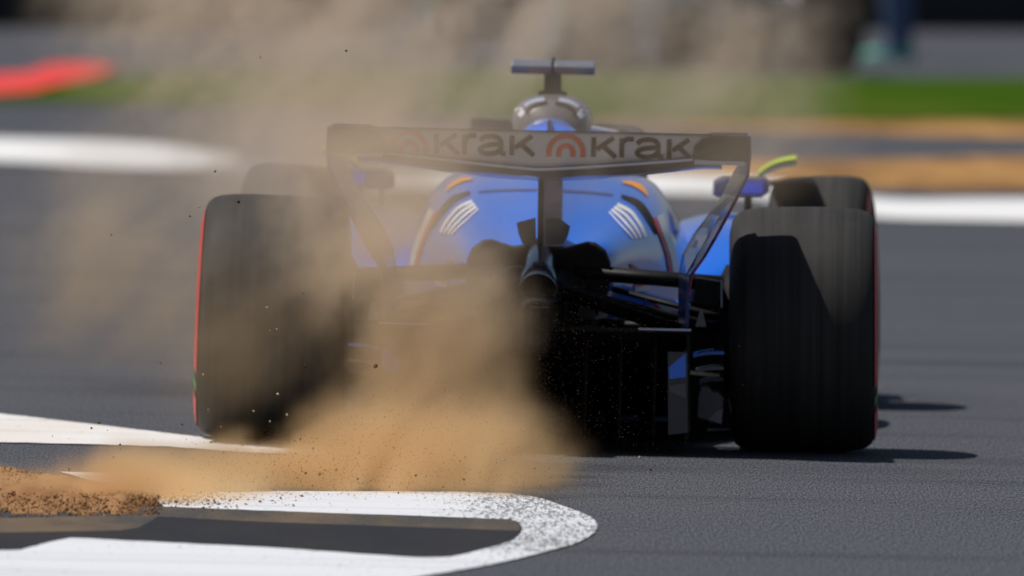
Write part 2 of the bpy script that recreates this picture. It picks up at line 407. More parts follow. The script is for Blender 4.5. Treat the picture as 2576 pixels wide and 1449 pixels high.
def mirror_half(h): return [(x, z) for x, z in h] + [(-x, z) for x, z in h[::-1] if x > 1e-6]
BODY = [
    (-.10, [(0, .33), (.09, .33), (.15, .38), (.185, .45), (.195, .52), (.185, .56), (.155, .592), (.125, .592), (.095, .582), (.065, .58), (.03, .59), (0, .60)]),
    (.15, [(0, .32), (.11, .32), (.19, .38), (.235, .46), (.245, .53), (.235, .575), (.20, .605), (.165, .61), (.12, .612), (.08, .62), (.04, .645), (0, .66)]),
    (.55, [(0, .28), (.16, .28), (.26, .35), (.305, .45), (.315, .53), (.30, .595), (.265, .64), (.215, .66), (.16, .675), (.10, .695), (.045, .73), (0, .76)]),
    (.95, [(0, .2), (.24, .2), (.345, .3), (.405, .43), (.40, .53), (.375, .60), (.335, .66), (.29, .695), (.215, .72), (.13, .745), (.05, .79), (0, .82)]),
    (1.30, [(0, .12), (.30, .12), (.40, .25), (.455, .40), (.440, .50), (.412, .575), (.370, .66), (.342, .71), (.30, .745), (.18, .77), (.08, .82), (0, .855)]),
    (1.75, [(0, .06), (.33, .08), (.42, .25), (.465, .42), (.45, .52), (.415, .60), (.37, .68), (.335, .72), (.30, .755), (.19, .79), (.105, .85), (0, .915)]),
    (1.95, [(0, .06), (.33, .08), (.40, .25), (.41, .42), (.40, .52), (.385, .60), (.355, .67), (.33, .71), (.29, .74), (.19, .75), (.10, .76), (0, .77)]),
    (2.35, [(0, .05), (.30, .08), (.35, .25), (.36, .42), (.36, .52), (.355, .58), (.34, .64), (.32, .67), (.28, .68), (.24, .62), (.18, .52), (0, .50)]),
    (2.85, [(0, .05), (.26, .09), (.31, .25), (.32, .40), (.32, .48), (.31, .53), (.30, .58), (.28, .61), (.24, .62), (.18, .60), (.10, .58), (0, .58)]),
    (3.4, [(0, .12), (.17, .14), (.22, .24), (.23, .35), (.23, .42), (.225, .47), (.21, .51), (.19, .54), (.16, .555), (.11, .56), (.06, .565), (0, .565)]),
    (4.3, [(0, .17), (.10, .18), (.13, .22), (.14, .27), (.14, .31), (.135, .335), (.125, .355), (.11, .37), (.09, .38), (.06, .385), (.03, .39), (0, .39)]),
    (4.72, [(0, .19), (.05, .19), (.075, .205), (.085, .22), (.085, .235), (.08, .245), (.07, .252), (.06, .256), (.045, .26), (.03, .262), (.015, .263), (0, .263)])]
secs = [[(x, y, z) for x, z in mirror_half(h)] for y, h in BODY]
V, F = loft(secs)
body = obj('bodywork', V, F, M['blue'], car, smooth=True, sub=2)
dg = bpy.context.evaluated_depsgraph_get()
def bvh_of(o):
    dg = bpy.context.evaluated_depsgraph_get(); dg.update(); e = o.evaluated_get(dg); me = e.to_mesh()
    t = BVHTree.FromPolygons([v.co.copy() for v in me.vertices], [tuple(p.vertices) for p in me.polygons]); e.to_mesh_clear(); return t
tree_body = bvh_of(body)
def decal(name, pts, w, mat, parent, tree=tree_body, off=.003, y0=-3.0, maxy=2.2):
    """strip laid on a curved panel, following its surface"""
    pts = dense(smoothpath(pts, 5), .012); V, F = [], []
    if isinstance(w, tuple):
        n = len(pts) - 1; w = [w[0] * (1 - i / n) + w[1] * (i / n) if len(w) == 2 else w[0] + (w[1] - w[0]) * math.sin(math.pi * i / n) for i in range(n + 1)]
    row = []
    for a, b in ribbon2d(pts, w):
        r = []
        for t in (0, .5, 1):
            p = a.lerp(b, t); hit = tree.ray_cast(Vector((p.x, y0, p.y)), Vector((0, 1, 0)))
            if hit[0] is None or hit[0].y > maxy: r = None; break
            r.append(hit[0] + Vector((0, -off, 0)) + hit[1] * off * (1 if hit[1].y < 0 else -1))
        row.append(r)
    for i, r in enumerate(row):
        if r and i and row[i - 1]:
            n = len(V); V += row[i - 1] + r; F += [(n, n + 1, n + 4, n + 3), (n + 1, n + 2, n + 5, n + 4)]
    if F: return obj(name, V, F, mat, parent, smooth=True)

for s in (-1, 1):
    sx = lambda L: [(s * a, b) for a, b in L]
    decal('white_stripe', sx([(.340, .655), (.362, .60), (.381, .548), (.391, .50), (.395, .455)]), .018, M['white'], body)
    decal('red_stripe', sx([(.325, .650), (.346, .60), (.365, .548), (.375, .50), (.379, .455)]), .009, M['red'], body)
    decal('louvre', sx([(.225, .712), (.275, .690), (.310, .650), (.335, .605)]), (.006, .018, 1), M['ink'], body)
    for q, ww in ((0, .009), (.013, .008), (.025, .007), (.036, .004)):
        decal('white_streak', sx([(.215 - q * .6, .690 - q * .5), (.255 - q, .670 - q * .6), (.285 - q, .635 - q * .4), (.303 - q, .600)]), ww, M['white'], body)
    decal('orange_flash', sx([(.225, .746), (.258, .740), (.285, .726), (.302, .708)]), (.004, .012, 1), M['orange'], body)
    decal('red_flash', sx([(.262, .53), (.290, .495), (.296, .46)]), (.006, .034), M['red'], body)
    decal('white_flash', sx([(.275, .455), (.315, .455)]), .022, M['white'], body)
    decal('dark_seam', sx([(.02, .735), (.12, .725), (.20, .715)]), .004, M['bluedark'], body)
    # sidepods
    def sp(y, x0, x1, zt, zb, r=.03):
        pts = [(x0, zb), (x1 - r, zb), (x1, zb + r), (x1, zt - r), (x1 - r, zt), (x0, zt + .01)]
        return [(s * x, y, z) for x, z in pts]
    v, f = loft([sp(1.12, .34, .50, .47, .42, .02), sp(1.35, .34, .62, .535, .45), sp(1.65, .34, .74, .60, .46), sp(2.0, .33, .78, .635, .47), sp(2.45, .33, .78, .635, .42), sp(2.62, .33, .74, .61, .46)])
    p = obj('sidepod', v, f, M['blue'], car, smooth=True, sub=2)
    v, f = loft([[(s * x, y, z) for x, z in ((.30, .08), (w_, .08), (w_ - .02, h_), (.30, h_ + .02))] for y, w_, h_ in ((1.0, .42, .20), (1.6, .52, .40), (2.5, .54, .44))])
    obj('sidepod_undercut', v, f, M['carbon2'], car)
    # mirrors
    mv, mf = loft([[(s * x, y, z) for x, z in ((.49 + k, .682 + k), (.51 + k, .674 + k), (.64 - k, .676 + k), (.665 - k, .69 + k), (.668 - k, .72 - k), (.65 - k, .735 - k), (.52 + k, .735 - k), (.492 + k, .722 - k))] for y, k in ((2.52, .006), (2.55, 0), (2.63, 0), (2.72, .012))])
    mir = obj('mirror', mv, mf, M['bluedark'], car, smooth=False, bevel=.004)
    v, f = box(s * .505, s * .575, 2.510, 2.516, .690, .722); obj('mirror_glass', v, f, M['duct'], mir)
    v, f = box(s * .580, s * .645, 2.510, 2.515, .688, .724); obj('mirror_panel', v, f, M['blue'], mir)
    v, f = tube([(s * .60, 2.62, .68), (s * .60, 2.62, .56)], .02, 8, .6, 1.6); obj('mirror_stalk', v, f, M['carbon'], mir)
    v, f = tube([(s * .53, 2.6, .68), (s * .53, 2.6, .62)], .006, 6); obj('mirror_stay', v, f, M['carbon'], mir)

# dark tail outlets (two lobes) and gearbox casing
tail = [(0, .30), (.10, .30), (.16, .36), (.20, .44), (.212, .50), (.210, .545), (.195, .582), (.165, .603), (.140, .606), (.110, .597), (.080, .588), (.050, .592), (.030, .605), (0, .615)]
T = mirror_half(tail)
v, f = loft([[(x, -.10, z) for x, z in T], [(x * 1.0, -.15, z) for x, z in T], [(x * .97, -.165, .45 + (z - .45) * .97) for x, z in T]])
obj('cooling_outlet', v, f, M['carbon'], car, smooth=False, bevel=.003)
v, f = loft([[(x * k, y, .41 + (z - .41) * k) for x, z in ((-.14, .28), (.14, .28), (.17, .38), (.15, .48), (.08, .53), (-.08, .53), (-.15, .48), (-.17, .38))] for y, k in ((.2, 1.2), (-.2, 1.0), (-.34, .72))])
obj('gearbox', v, f, M['carbon'], car, bevel=.01)
v, f = loft([[(x, y, z) for x, z in ((-w_, z0), (w_, z0), (w_, z1), (w_ * .5, z1 + .02), (-w_ * .5, z1 + .02), (-w_, z1))] for y, w_, z0, z1 in ((-.30, .085, .28, .44), (-.55, .055, .29, .435), (-.70, .036, .30, .43))])
crash = obj('crash_structure', v, f, M['carbon'], car, bevel=.006)
v, f = box(-.012, .044, -.722, -.700, .315, .432); rl = obj('rain_light', v, f, M['grille'], car, bevel=.004)
for iz in range(9):
    for ix in range(4):
        v, f = box(-.006 + ix * .0125, .001 + ix * .0125, -.726, -.722, .322 + iz * .012, .329 + iz * .012); obj('lamp_cell', v, f, M['carbon'], rl)
# exhaust
v, f = tube([(0.004, -.02, .575), (0.004, -.15, .565), (0.004, -.26, .54), (0.004, -.36, .505), (0.004, -.47, .468)], [.030, .036, .043, .050, .055], 28, cap=False)
ex = obj('exhaust_pipe', v, f, M['metal'], car, smooth=True, solid=.004)
v, f = tube([(0.004, -.43, .478), (0.004, -.30, .52)], [.049, .045], 20); obj('exhaust_bore', v, f, M['carbon'], ex)
# small winglets flanking the exhaust
for pts in ([(-.064, .662), (-.010, .678), (-.006, .60), (-.020, .595), (-.046, .600), (-.058, .630)], [(.022, .60), (.020, .676), (.060, .678), (.092, .655), (.086, .625), (.072, .602)]):
    n = len(pts); v = [(x, -.33, z) for x, z in pts] + [(x * .92, -.318, z) for x, z in pts]
    f = [tuple(range(n)), tuple(range(2 * n - 1, n - 1, -1))] + [(i, (i + 1) % n, n + (i + 1) % n, n + i) for i in range(n)]
    obj('exhaust_winglet', v, f, M['fin'], car)

# airbox and camera pod
def hoop(y, w_, zt, zb, n=14):
    pts = [(w_ * .92, zb)] + [(w_ * math.cos(a) ** .8 if math.cos(a) > 0 else 0, zt - .085 + .085 * math.sin(a)) for a in [i * math.pi / 2 / n for i in range(n + 1)]]
    return [(x, y, z) for x, z in mirror_half(pts[:-1] + [(0, zt)])]
v, f = loft([hoop(1.62, .100, .955, .84), hoop(1.72, .116, .982, .84), hoop(1.9, .122, .994, .84), hoop(2.06, .122, .994, .84), hoop(2.10, .112, .985, .85)])
air = obj('airbox', v, f, M['hoop'], car, smooth=True)
tree_air = bvh_of(air)
for s in (-1, 1):
    decal('white_logo_patch', [(s * .083, .945), (s * .094, .938), (s * .102, .930), (s * .106, .918)], (.020, .040), M['white'], air, tree_air, .002)
    decal('pale_edge', [(s * .022, .979), (s * .055, .972), (s * .082, .958)], .010, M['edge'], air, tree_air, .002)
    decal('arch_shading', [(s * .012, .968), (s * .045, .960), (s * .066, .948), (s * .072, .936)], .008, M['ink'], air, tree_air, .003)  # shading on the airbox rear, drawn as dark arch lines
cov = []
for y, w_, z in ((1.30, .105, .905), (1.45, .105, .918), (1.60, .09, .93), (1.66, .07, .93)):
    cov.append([(x, y, zz) for x, zz in mirror_half([(0, .78), (w_ * 1.5, .78), (w_ * 1.25, .83), (w_, .865), (w_ * .75, z - .018), (w_ * .4, z - .004), (0, z)])])
v, f = loft(cov); spine = obj('engine_cover_spine', v, f, M['blue'], car, smooth=True, sub=1)
v, f = tube([(-.030, 1.285, .80), (-.030, 1.285, .872)], [.03, .020], 12, 1, .3); obj('spine_vent', v, f, M['ink'], spine)
v, f = box(-.004, .004, 1.26, 1.5, .86, .925); obj('spine_fin', v, f, M['bluedark'], spine)
cp = empty('camera_pod', (0, 0, 0), car)
v, f = loft([[(x, y, z) for x, y in ((-w_, 1.90), (w_, 1.90), (w_ * .8, 2.0), (-w_ * .8, 2.0))] for z, w_ in ((.985, .046), (.999, .044), (1.004, .027), (1.065, .026))]); obj('camera_stem', v, f, M['carbon2'], cp, bevel=.003)
for s in (-1, 1):
    pr = [(1.88, 1.060), (1.875, 1.075), (1.89, 1.090), (1.95, 1.094), (2.02, 1.085), (2.03, 1.072), (1.98, 1.058)]
    v, f = loft([[(s * x, y, z) for y, z in pr] for x in (.004, .04, .09, .127)]); w_ = obj('camera_housing', v, f, M['cam'], cp, bevel=.003)
    v, f = box(s * .006, s * .127, 1.884, 1.97, 1.0525, 1.063); obj('housing_underside', v, f, M['bluedark'], w_, bevel=.003)
    v, f = box(s * .015, s * .07, 1.8815, 1.884, 1.056, 1.0605); obj('red_accent', v, f, M['red'], w_)
v, f = box(-.003, .003, 1.90, 1.95, 1.05, 1.104); obj('antenna', v, f, M['carbon'], cp)
v, f = loft([[(x, y, z) for x, z in ((-.254, .874), (-.10, .870), (-.10, .900), (-.254, .906))] for y in (2.28, 2.40)]); obj('side_camera', v, f, M['carbon2'], car, bevel=.006)
v, f = loft([[(x, y, z) for x, z in ((.10, .872), (.20, .868), (.19, .874), (.10, .888))] for y in (2.28, 2.40)]); obj('side_fin', v, f, M['white'], car)
# halo
hp = smoothpath([(-.27, 2.05, .70), (-.27, 2.25, .80), (-.26, 2.6, .855), (-.17, 2.95, .86), (0, 3.08, .855), (.17, 2.95, .86), (.26, 2.6, .855), (.27, 2.25, .80), (.27, 2.05, .70)], 5)
v, f = tube(hp, .022, 10); halo = obj('halo', v, f, M['carbon2'], car, smooth=True)
v, f = tube([(0, 3.08, .85), (0, 3.25, .57)], .018, 8); obj('halo_post', v, f, M['carbon'], halo)

# rear wing
rw = empty('rear_wing', (0, 0, 0), car)
def zl(x): a = min(1, abs(x) / .46); return .828 + .040 * a ** 1.15        # lower edge of the flap
def flap_pt(x, t, off=0.0):
    z = zl(x) + (.934 - zl(x)) * t
    return (x, -.535 - .030 * t - .010 * math.sin(math.pi * t) - off, z)
NX = 48; xs = [-.50 + 1.0 * i / NX for i in range(NX + 1)]
sec = []
for x in xs:
    back = [flap_pt(x, t / 8) for t in range(9)]
    front = [(x, p[1] + .022 * math.sin(math.pi * min(.97, .05 + t / 8)) + .004, p[2]) for t, p in list(enumerate(back))[::-1]]
    sec.append(back + front)
v, f = loft(sec); flap = obj('wing_flap', v, f, M['wingpanel'], rw, smooth=False)
for p in flap.data.polygons: p.use_smooth = len(p.vertices) == 4
V = []
for x in xs: V += [(x, -.572, .9345), (x, -.572, .9375), (x, -.545, .9375), (x, -.545, .9345)]
obj('flap_edge', V, [(4 * i + a, 4 * i + (a + 1) % 4, 4 * i + 4 + (a + 1) % 4, 4 * i + 4 + a) for i in range(NX) for a in range(4)], M['ink'], flap)
# main plane: thin spoon shaped section
def zm(x): a = min(1, abs(x) / .47); return .786 + .045 * a ** 1.6
sec = []
for i in range(NX + 1):
    x = -.53 + 1.06 * i / NX; b = zm(x); tpe = zl(x) + .004
    sec.append([(x, -.20, b + .030), (x, -.26, b + .006), (x, -.36, b), (x, -.46, b + .012), (x, -.535, tpe - .014), (x, -.545, tpe - .002), (x, -.530, tpe - .001), (x, -.44, b + .034), (x, -.32, b + .036), (x, -.22, b + .040)])
v, f = loft(sec); mp = obj('main_plane', v, f, M['wingdark'], rw, smooth=False)
for p in mp.data.polygons: p.use_smooth = len(p.vertices) == 4
V, F = [], []
for i in range(NX + 1):
    x = -.56 + 1.12 * i / NX; z = zl(x) - .006
    V += [(x, -.580, z - .002), (x, -.580, z + .003), (x, -.5485, z + .006), (x, -.5485, z)]
F = [(4 * i + a, 4 * i + (a + 1) % 4, 4 * i + 4 + (a + 1) % 4, 4 * i + 4 + a) for i in range(NX) for a in range(4)]
obj('lit_edge_strip', V, F, M['edge'], rw)  # pale colour paints the lit highlight along the trailing edge
for s in (-1, 1):
    # rolled tip
    tp = [(.445, .870), (.450, .905), (.470, .927), (.500, .936), (.608, .937), (.611, .90), (.609, .862), (.56, .858), (.50, .862)]
    n = len(tp); v, f = loft([[(s * x, y, z) for x, z in tp] for y in (-.215, -.60, -.632)]); obj('wing_tip', v, f, M['carbon'], rw, bevel=.006)
    v, f = box(s * .452, s * .598, -.655, -.633, .851, .861); obj('tip_lit_edge', v, f, M['edge'], rw)  # pale strip paints the bright lit edge below the tip
    v, f = box(s * .445, s * .449, -.64, -.60, .845, .875); obj('tip_slot', v, f, M['carbon'], rw)
    # endplate: sweeps inboard towards the bottom; its trailing edge stands outboard of its leading edge
    path = [(.936, .608, .606), (.88, .611, .600), (.82, .606, .568), (.76, .578, .540), (.70, .548, .500), (.64, .517, .456), (.58, .484, .424), (.53, .450, .416), (.47, .440, .416), (.40, .440, .418), (.36, .440, .420)]
    sec = []
    for z, xr, xf in path:
        yr = -.628 if z > .62 else -.60 + (.62 - z) * .2; yf = -.222 if z > .80 else (-.235 - (.80 - z) * .55 if z > .5 else -.40)
        d2 = Vector((xr - xf, yr - yf)).normalized(); nx = Vector((-d2.y, d2.x)) * .005
        mid = [Vector((xf, yf)).lerp(Vector((xr, yr)), k) for k in (0, .5, 1)]
        sec.append([(s * (m.x + nx.x), m.y + nx.y, z) for m in mid] + [(s * (m.x - nx.x), m.y - nx.y, z) for m in mid[::-1]])
    v, f = loft(sec); ep = obj('endplate', v, f, M['bluedark'], rw)
    V = [];
    for z, xr, xf in path[3:9]: yr = -.628 if z > .62 else -.60 + (.62 - z) * .2; V += [(s * (xr + .0055), yr - .004, z), (s * (xr + .003), yr - .006, z)]
    obj('red_edge', V, [(2 * i, 2 * i + 1, 2 * i + 3, 2 * i + 2) for i in range(5)], M['red'], ep)
    V = []
    for z, xr, xf in path[4:8]:
        yr = -.628 if z > .62 else -.60 + (.62 - z) * .2; yf = -.235 - (.80 - z) * .55
        a, b = Vector((xf, yf)), Vector((xr, yr)); m0, m1 = a.lerp(b, .18), a.lerp(b, .72); d2 = (b - a).normalized()
        for side in (m0, m1): V.append((s * (side.x - abs(d2.y) * .007), side.y - .002, z))
    obj('blue_panel', V, [(2 * i, 2 * i + 1, 2 * i + 3, 2 * i + 2) for i in range(3)], M['blue'], ep)
    # beam wing
# lower, split into two halves beside the crash structure
for s in (-1, 1):
    v, f = loft([[(s * x, y, z + .012 - .105 * (x - .075) / .35) for y, z in ((-.30, .440), (-.40, .432), (-.50, .448), (-.56, .475), (-.555, .480), (-.48, .458), (-.38, .446), (-.31, .452))] for x in [.075 + .35 * i / 10 for i in range(11)]])
    obj('beam_wing', v, f, M['carbon'], car)
# pylon
v, f = loft([[(x, y, z) for x, y in ((.010, y0), (.066, y0 + .01), (.066, y1), (.010, y1))] for z, y0, y1 in ((.59, -.20, .10), (.68, -.25, .02), (.76, -.29, -.10), (.80, -.31, -.20))])
py = obj('wing_pylon', v, f, M['pylon'], rw, bevel=.004)
v, f = loft([[(x, y, z) for x, y in ((-.004, y0), (.0095, y0), (.0095, y1), (-.004, y1))] for z, y0, y1 in ((.56, -.22, .08), (.68, -.27, .02), (.76, -.31, -.10), (.80, -.33, -.20))])
obj('pylon_rib', v, f, M['carbon'], rw)
# lettering on the flap
def on_flap(name, strokes, x0, z0, sx_, sz_, w_, mat):
    V, F = [], []
    for st in strokes:
        pts = dense([(x0 + a * sx_, z0 + b * sz_) for a, b in st], .004)
        base = len(V)
        for a, b in ribbon2d(pts, w_):
            for q in (a, b):
                t = (q.y - zl(q.x)) / (.934 - zl(q.x)); V.append(flap_pt(q.x, t, .0035 + .0002 * strokes.index(st)))
        F += [(base + 2 * i, base + 2 * i + 1, base + 2 * i + 3, base + 2 * i + 2) for i in range(len(pts) - 1)]
    return obj(name, V, F, mat, flap)
def arc(cx, cz, r, a0, a1, n=20): return [(cx + r * math.cos(a0 + (a1 - a0) * i / n), cz + r * math.sin(a0 + (a1 - a0) * i / n)) for i in range(n + 1)]
KK = [[(.10, 0), (.10, 1)], [(.22, .40), (.82, 1.0)], [(.42, .60), (.90, 0)]]
RR = [[(.14, 0), (.14, .99)], smoothpath([(.14, .60), (.22, .80), (.45, .94), (.85, .95)], 6)]
AA = [smoothpath([(.08, .72), (.20, .88), (.45, .95), (.70, .88), (.80, .66), (.80, .30), (.83, .10), (.97, .07)], 6), smoothpath([(.80, .56), (.45, .51), (.18, .42), (.08, .24), (.20, .08), (.45, .05), (.68, .14), (.80, .34)], 6)]
zt_, zb_ = .9210, .8635
for base in (-.306, .150):
    for nm, gl, a, wd in (('letter_k', KK, 0, .080), ('letter_r', RR, .083, .048), ('letter_a', AA, .128, .084), ('letter_k', KK, .219, .080)):
        on_flap(nm, [[tuple(q) for q in st] for st in gl], base + a, zb_, wd, zt_ - zb_, .0138, M['ink'])
for lx in (-.377, .078):
    on_flap('arch_logo', [[(-.0495, -.062 + .004)] + arc(0, -.0495 + .004 + .0, .0495, math.pi, 0, 26)[0:] + [(.0495, -.062 + .004)], [(-.0205, -.062 + .004)] + arc(0, -.045, .0205, math.pi, 0, 16) + [(.0205, -.062 + .004)]], lx, .920, 1, 1, .0145, M['logo'])

# suspension
for s in (-1, 1):
    for nm, a, b, r in (('wishbone', (.10, -.14, .518), (.64, -.02, .482), .038), ('wishbone', (.12, .30, .50), (.64, .02, .488), .022),
                        ('wishbone', (.08, -.30, .470), (.64, -.06, .335), .020), ('wishbone', (.12, .35, .24), (.64, .02, .20), .018), ('wishbone', (.20, .10, .465), (.64, -.02, .365), .014), ('driveshaft', (.12, 0, .36), (.66, 0, .36), .028)):
        v, f = tube([(s * a[0], a[1], a[2]), (s * b[0], b[1], b[2])], r, 10, 1.6, .62); obj(nm, v, f, M['carbon'], car, smooth=True)
# floor, diffuser
v, f = loft([[(x, y, z) for x, z in ((-w_, .035), (w_, .035), (w_, .062), (-w_, .062))] for y, w_ in ((.45, .50), (.7, .60), (1.2, .72), (2.6, .78), (2.95, .55))]); obj('floor', v, f, M['carbon'], car)
sec = []
for i in range(9):
    t = i / 8; y = .45 - 1.02 * t; z = .075 + .285 * t ** 1.4
    sec.append([(-.45, y, z), (.45, y, z), (.45, y, z + .012), (-.45, y, z + .012)])
v, f = loft(sec); obj('diffuser_roof', v, f, M['carbon'], car)
for s in (-1, 1):
    v, f = loft([[(s * x, y, z) for x, z in ((.440, .05), (.450, .05), (.450, zt), (.440, zt))] for y, zt in ((.45, .10), (0, .20), (-.25, .29), (-.56, .375))])
    dw = obj('diffuser_wall', v, f, M['carbon'], car)
    v, f = loft([[(s * x, y, z) for x, z in ((.386, .305), (.444, .305), (.450, .07), (.392, .062))] for y in (-.555, -.567)])
    dp = obj('diffuser_side_panel', v, f, M['scoop'], car, bevel=.003)
    v, f = loft([[(s * x, y, z) for x, z in ((.390, .270 - .01), (.438, .302), (.440, .232), (.392, .226))] for y in (-.5685, -.572)]); obj('blue_flash', v, f, M['blue'], dp)
    v, f = loft([[(s * x, y, z) for x, z in ((.392, .205), (.440, .215), (.442, .170), (.394, .190))] for y in (-.5685, -.572)]); obj('grey_flash', v, f, M['fin'], dp)
    v, f = loft([[(s * x, y, z) for x, z in ((.44, .045), (.62, .045), (.62, .42), (.44, .42))] for y in (.42, .44)]); obj('dark_gap_panel', v, f, M['carbon'], car)  # dark panel added to block the sunlit ground showing through this gap
    for xx in (.10, .20, .30):
        v, f = loft([[(s * (xx + k * .06 + e), y, z) for e, z in ((0, .055), (.006, .055), (.006, zt), (0, zt))] for y, zt, k in ((.3, .09, 0), (-.1, .20, .3), (-.50, .335, .8))]); obj('diffuser_strake', v, f, M['ink'], car)
    v, f = box(s * .30, s * .452, -.578, -.569, .366, .372); obj('diffuser_lit_edge', v, f, M['edge'], car)  # highlight on the diffuser's top edge, painted as a pale strip
    # bits of floor bodywork seen between the arms
    v, f = loft([[(s * x, y, z) for x, z in ((.24, .36), (.46, .33), (.46, .40), (.24, .45))] for y in (.62, .66)]); fp = obj('floor_fairing', v, f, M['blue'], car, bevel=.01)
    v, f = loft([[(s * x, y, z) for x, z in ((.33, .425 - .012), (.40, .405), (.425, .380), (.36, .385))] for y in (.612, .617)]); obj('white_mark', v, f, M['white'], fp)
    v, f = loft([[(s * x, y, z) for x, z in ((.315, .418), (.332, .413), (.360, .386), (.345, .388))] for y in (.612, .617)]); obj('red_mark', v, f, M['red'], fp)
v, f = box(-.15, .15, .3, 3.2, .018, .034); obj('plank', v, f, M['carbon'], car)

# wheels
def wheel(x, y, wd, steer=0.0, camber=1.3, arcs=True):
    s = 1 if x > 0 else -1
    w = empty('wheel', (x, y, .358), car); w.rotation_euler = (0, math.radians(camber) * -s, math.radians(steer))
    h = wd / 2
    tread = [(-h * .985, .300), (-h * .970, .318), (-h * .935, .333), (-h * .87, .345), (-h * .77, .3525), (-h * .6, .3575), (-h * .3, .360), (0, .3605)]
    tread = tread + [(-a, b) for a, b in tread[:-1][::-1]]
    v, f = lathe_x(tread, 96); ty = obj('tyre', v, f, M['rubber'], w, smooth=True)
    for k in (-1, 1):
        v, f = lathe_x([(k * h * .985, .300), (k * h * .998, .290), (k * h * 1.008, .275), (k * h * 1.0, .255), (k * h * .96, .238), (k * h * .86, .232)], 96)
        obj('sidewall', v, f, M['sidewall'], ty, smooth=True)
        v, f = lathe_x([(k * h * .86, .233), (k * h * .80, .225), (k * h * .74, .12), (k * h * .72, .03), (k * h * .72, .001)], 64)
        obj('wheel_cover', v, f, M['rim'], w, smooth=True)
        if k != s: continue
        for a0, a1 in ((.35, 2.35), (2.75, 3.9), (4.2, 6.0)):
            v, f = lathe_x([(k * (h * .952 + .003), .3285), (k * (h * .971 + .003), .318), (k * (h * .986 + .003), .300), (k * (h * .998 + .003), .290)], 40, a0, a1)
            obj('red_band', v, f, M['red'], ty, smooth=True)
        for a0, a1, m in ((2.42, 2.50, 'yellow'), (2.52, 2.66, 'green'), (4.0, 4.1, 'green')):
            v, f = lathe_x([(k * (h * .952 + .003), .3285), (k * (h * .971 + .003), .318), (k * (h * .986 + .003), .300), (k * (h * .998 + .003), .290)], 8, a0, a1)
            obj('sidewall_mark', v, f, M[m], ty, smooth=True)
    v, f = lathe_x([(-s * h * .5, .20), (-s * (h + .012), .19), (-s * (h + .03), .15), (-s * (h + .03), .02)], 48); obj('brake_drum', v, f, M['carbon'], w, smooth=True)
    return w
for s in (-1, 1):
    wheel(s * .778, 0, .430)
    wheel(s * .838, 3.6, .320, -3.2, 2.6)
    # brake duct furniture inboard of the rear wheel
    bd = empty('brake_duct', (0, 0, 0), car)
    v, f = loft([[(s * x, y, z) for x, z in ((.468, .10), (.545, .082), (.552, .165), (.535, .182), (.515, .182), (.510, .197), (.478, .197), (.470, .17))] for y in (-.30, -.18)]); sc_ = obj('duct_scoop', v, f, M['scoop'], bd, bevel=.008)
    v, f = loft([[(s * x, y, z) for x, z in ((.505, .10), (.545, .088), (.549, .135), (.530, .125))] for y in (-.304, -.301)]); obj('duct_glint', v, f, M['duct'], sc_)
    for zz, xx, m in ((.290, .458, 'blue'), (.245, .466, 'duct'), (.212, .478, 'carbon2')):
        sec = []
        for i in range(7):
            t = i / 6; sec.append([(s * (xx + (.548 - xx) * t), yy, zz - .012 * (1 - t) ** 3 + e) for yy, e in ((-.29, 0), (-.20, .006), (-.20, .012), (-.29, .009))])
        v, f = loft(sec); obj('duct_vane', v, f, M[m], bd)
    v, f = loft([[(s * x, y, z) for x, z in ((.455, .43), (.53, .425), (.535, .50), (.46, .51))] for y in (-.22, -.12)]); obj('upper_duct', v, f, M['carbon'], bd, bevel=.006)
    v, f = tube([(s * .536, -.235, .505), (s * .538, -.235, .425)], .003, 6); obj('duct_edge', v, f, M['edge'], bd)
    v, f = loft([[(s * x, y, z) for x, z in ((.462, .37), (.495, .37), (.482, .42), (.476, .42))] for y in (-.30, -.29)]); obj('duct_bracket', v, f, M['duct'], bd)
    # winglet over the front tyre: pale band below, fluorescent band above
    for nm, off, m, wy in (('winglet_band', 0, 'yellow', .012), ('winglet_band', -.011, 'white', .010)):
        pth = smoothpath([(.628, .712), (.660, .737), (.700, .753), (.745, .762)], 5)
        sec = [[(s * p.x, 3.50, p.y + off), (s * p.x, 3.50, p.y + off + wy), (s * p.x, 3.72, p.y + off + wy + .004), (s * p.x, 3.72, p.y + off + .004)] for p in pth]
        v, f = loft(sec); wl = obj(nm, v, f, M[m], car)
    v, f = loft([[(s * x, y, z) for x, z in ((.66, .690), (.80, .712), (.80, .720), (.66, .700))] for y in (3.26, 3.5)]); obj('wheel_winglet', v, f, M['carbon'], car)
    for a, b in (((.20, 3.55, .48), (.70, 3.6, .46)), ((.18, 3.3, .22), (.70, 3.58, .22)), ((.19, 3.9, .45), (.70, 3.62, .45))):
        v, f = tube([(s * a[0], a[1], a[2]), (s * b[0], b[1], b[2])], .016, 8, 1.6, .6); obj('front_wishbone', v, f, M['carbon'], car, smooth=True)
    v, f = loft([[(s * .955, 4.05, .07), (s * .965, 4.05, .07), (s * .985, 4.05, .26), (s * .975, 4.05, .26)], [(s * .965, 4.62, .07), (s * .975, 4.62, .07), (s * .990, 4.5, .22), (s * .98, 4.5, .22)]]); obj('front_wing_endplate', v, f, M['bluedark'], car)
for k, (y0, z0) in enumerate(((4.50, .10), (4.30, .13), (4.15, .17), (4.03, .21))):
    sec = []
    for i in range(17):
        x = -.955 + 1.91 * i / 16; dz = .05 * max(0, 1 - abs(x) / .25) * (k == 0)
        sec.append([(x, y0 + .12 - .1 * abs(x), z0 - .02 + dz), (x, y0 - .04 - .1 * abs(x), z0 + .03 + dz), (x, y0 - .045 - .1 * abs(x), z0 + .036 + dz), (x, y0 + .12 - .1 * abs(x), z0 - .01 + dz)])
    v, f = loft(sec); obj('front_wing_element', v, f, M['bluedark' if k else 'blue'], car)

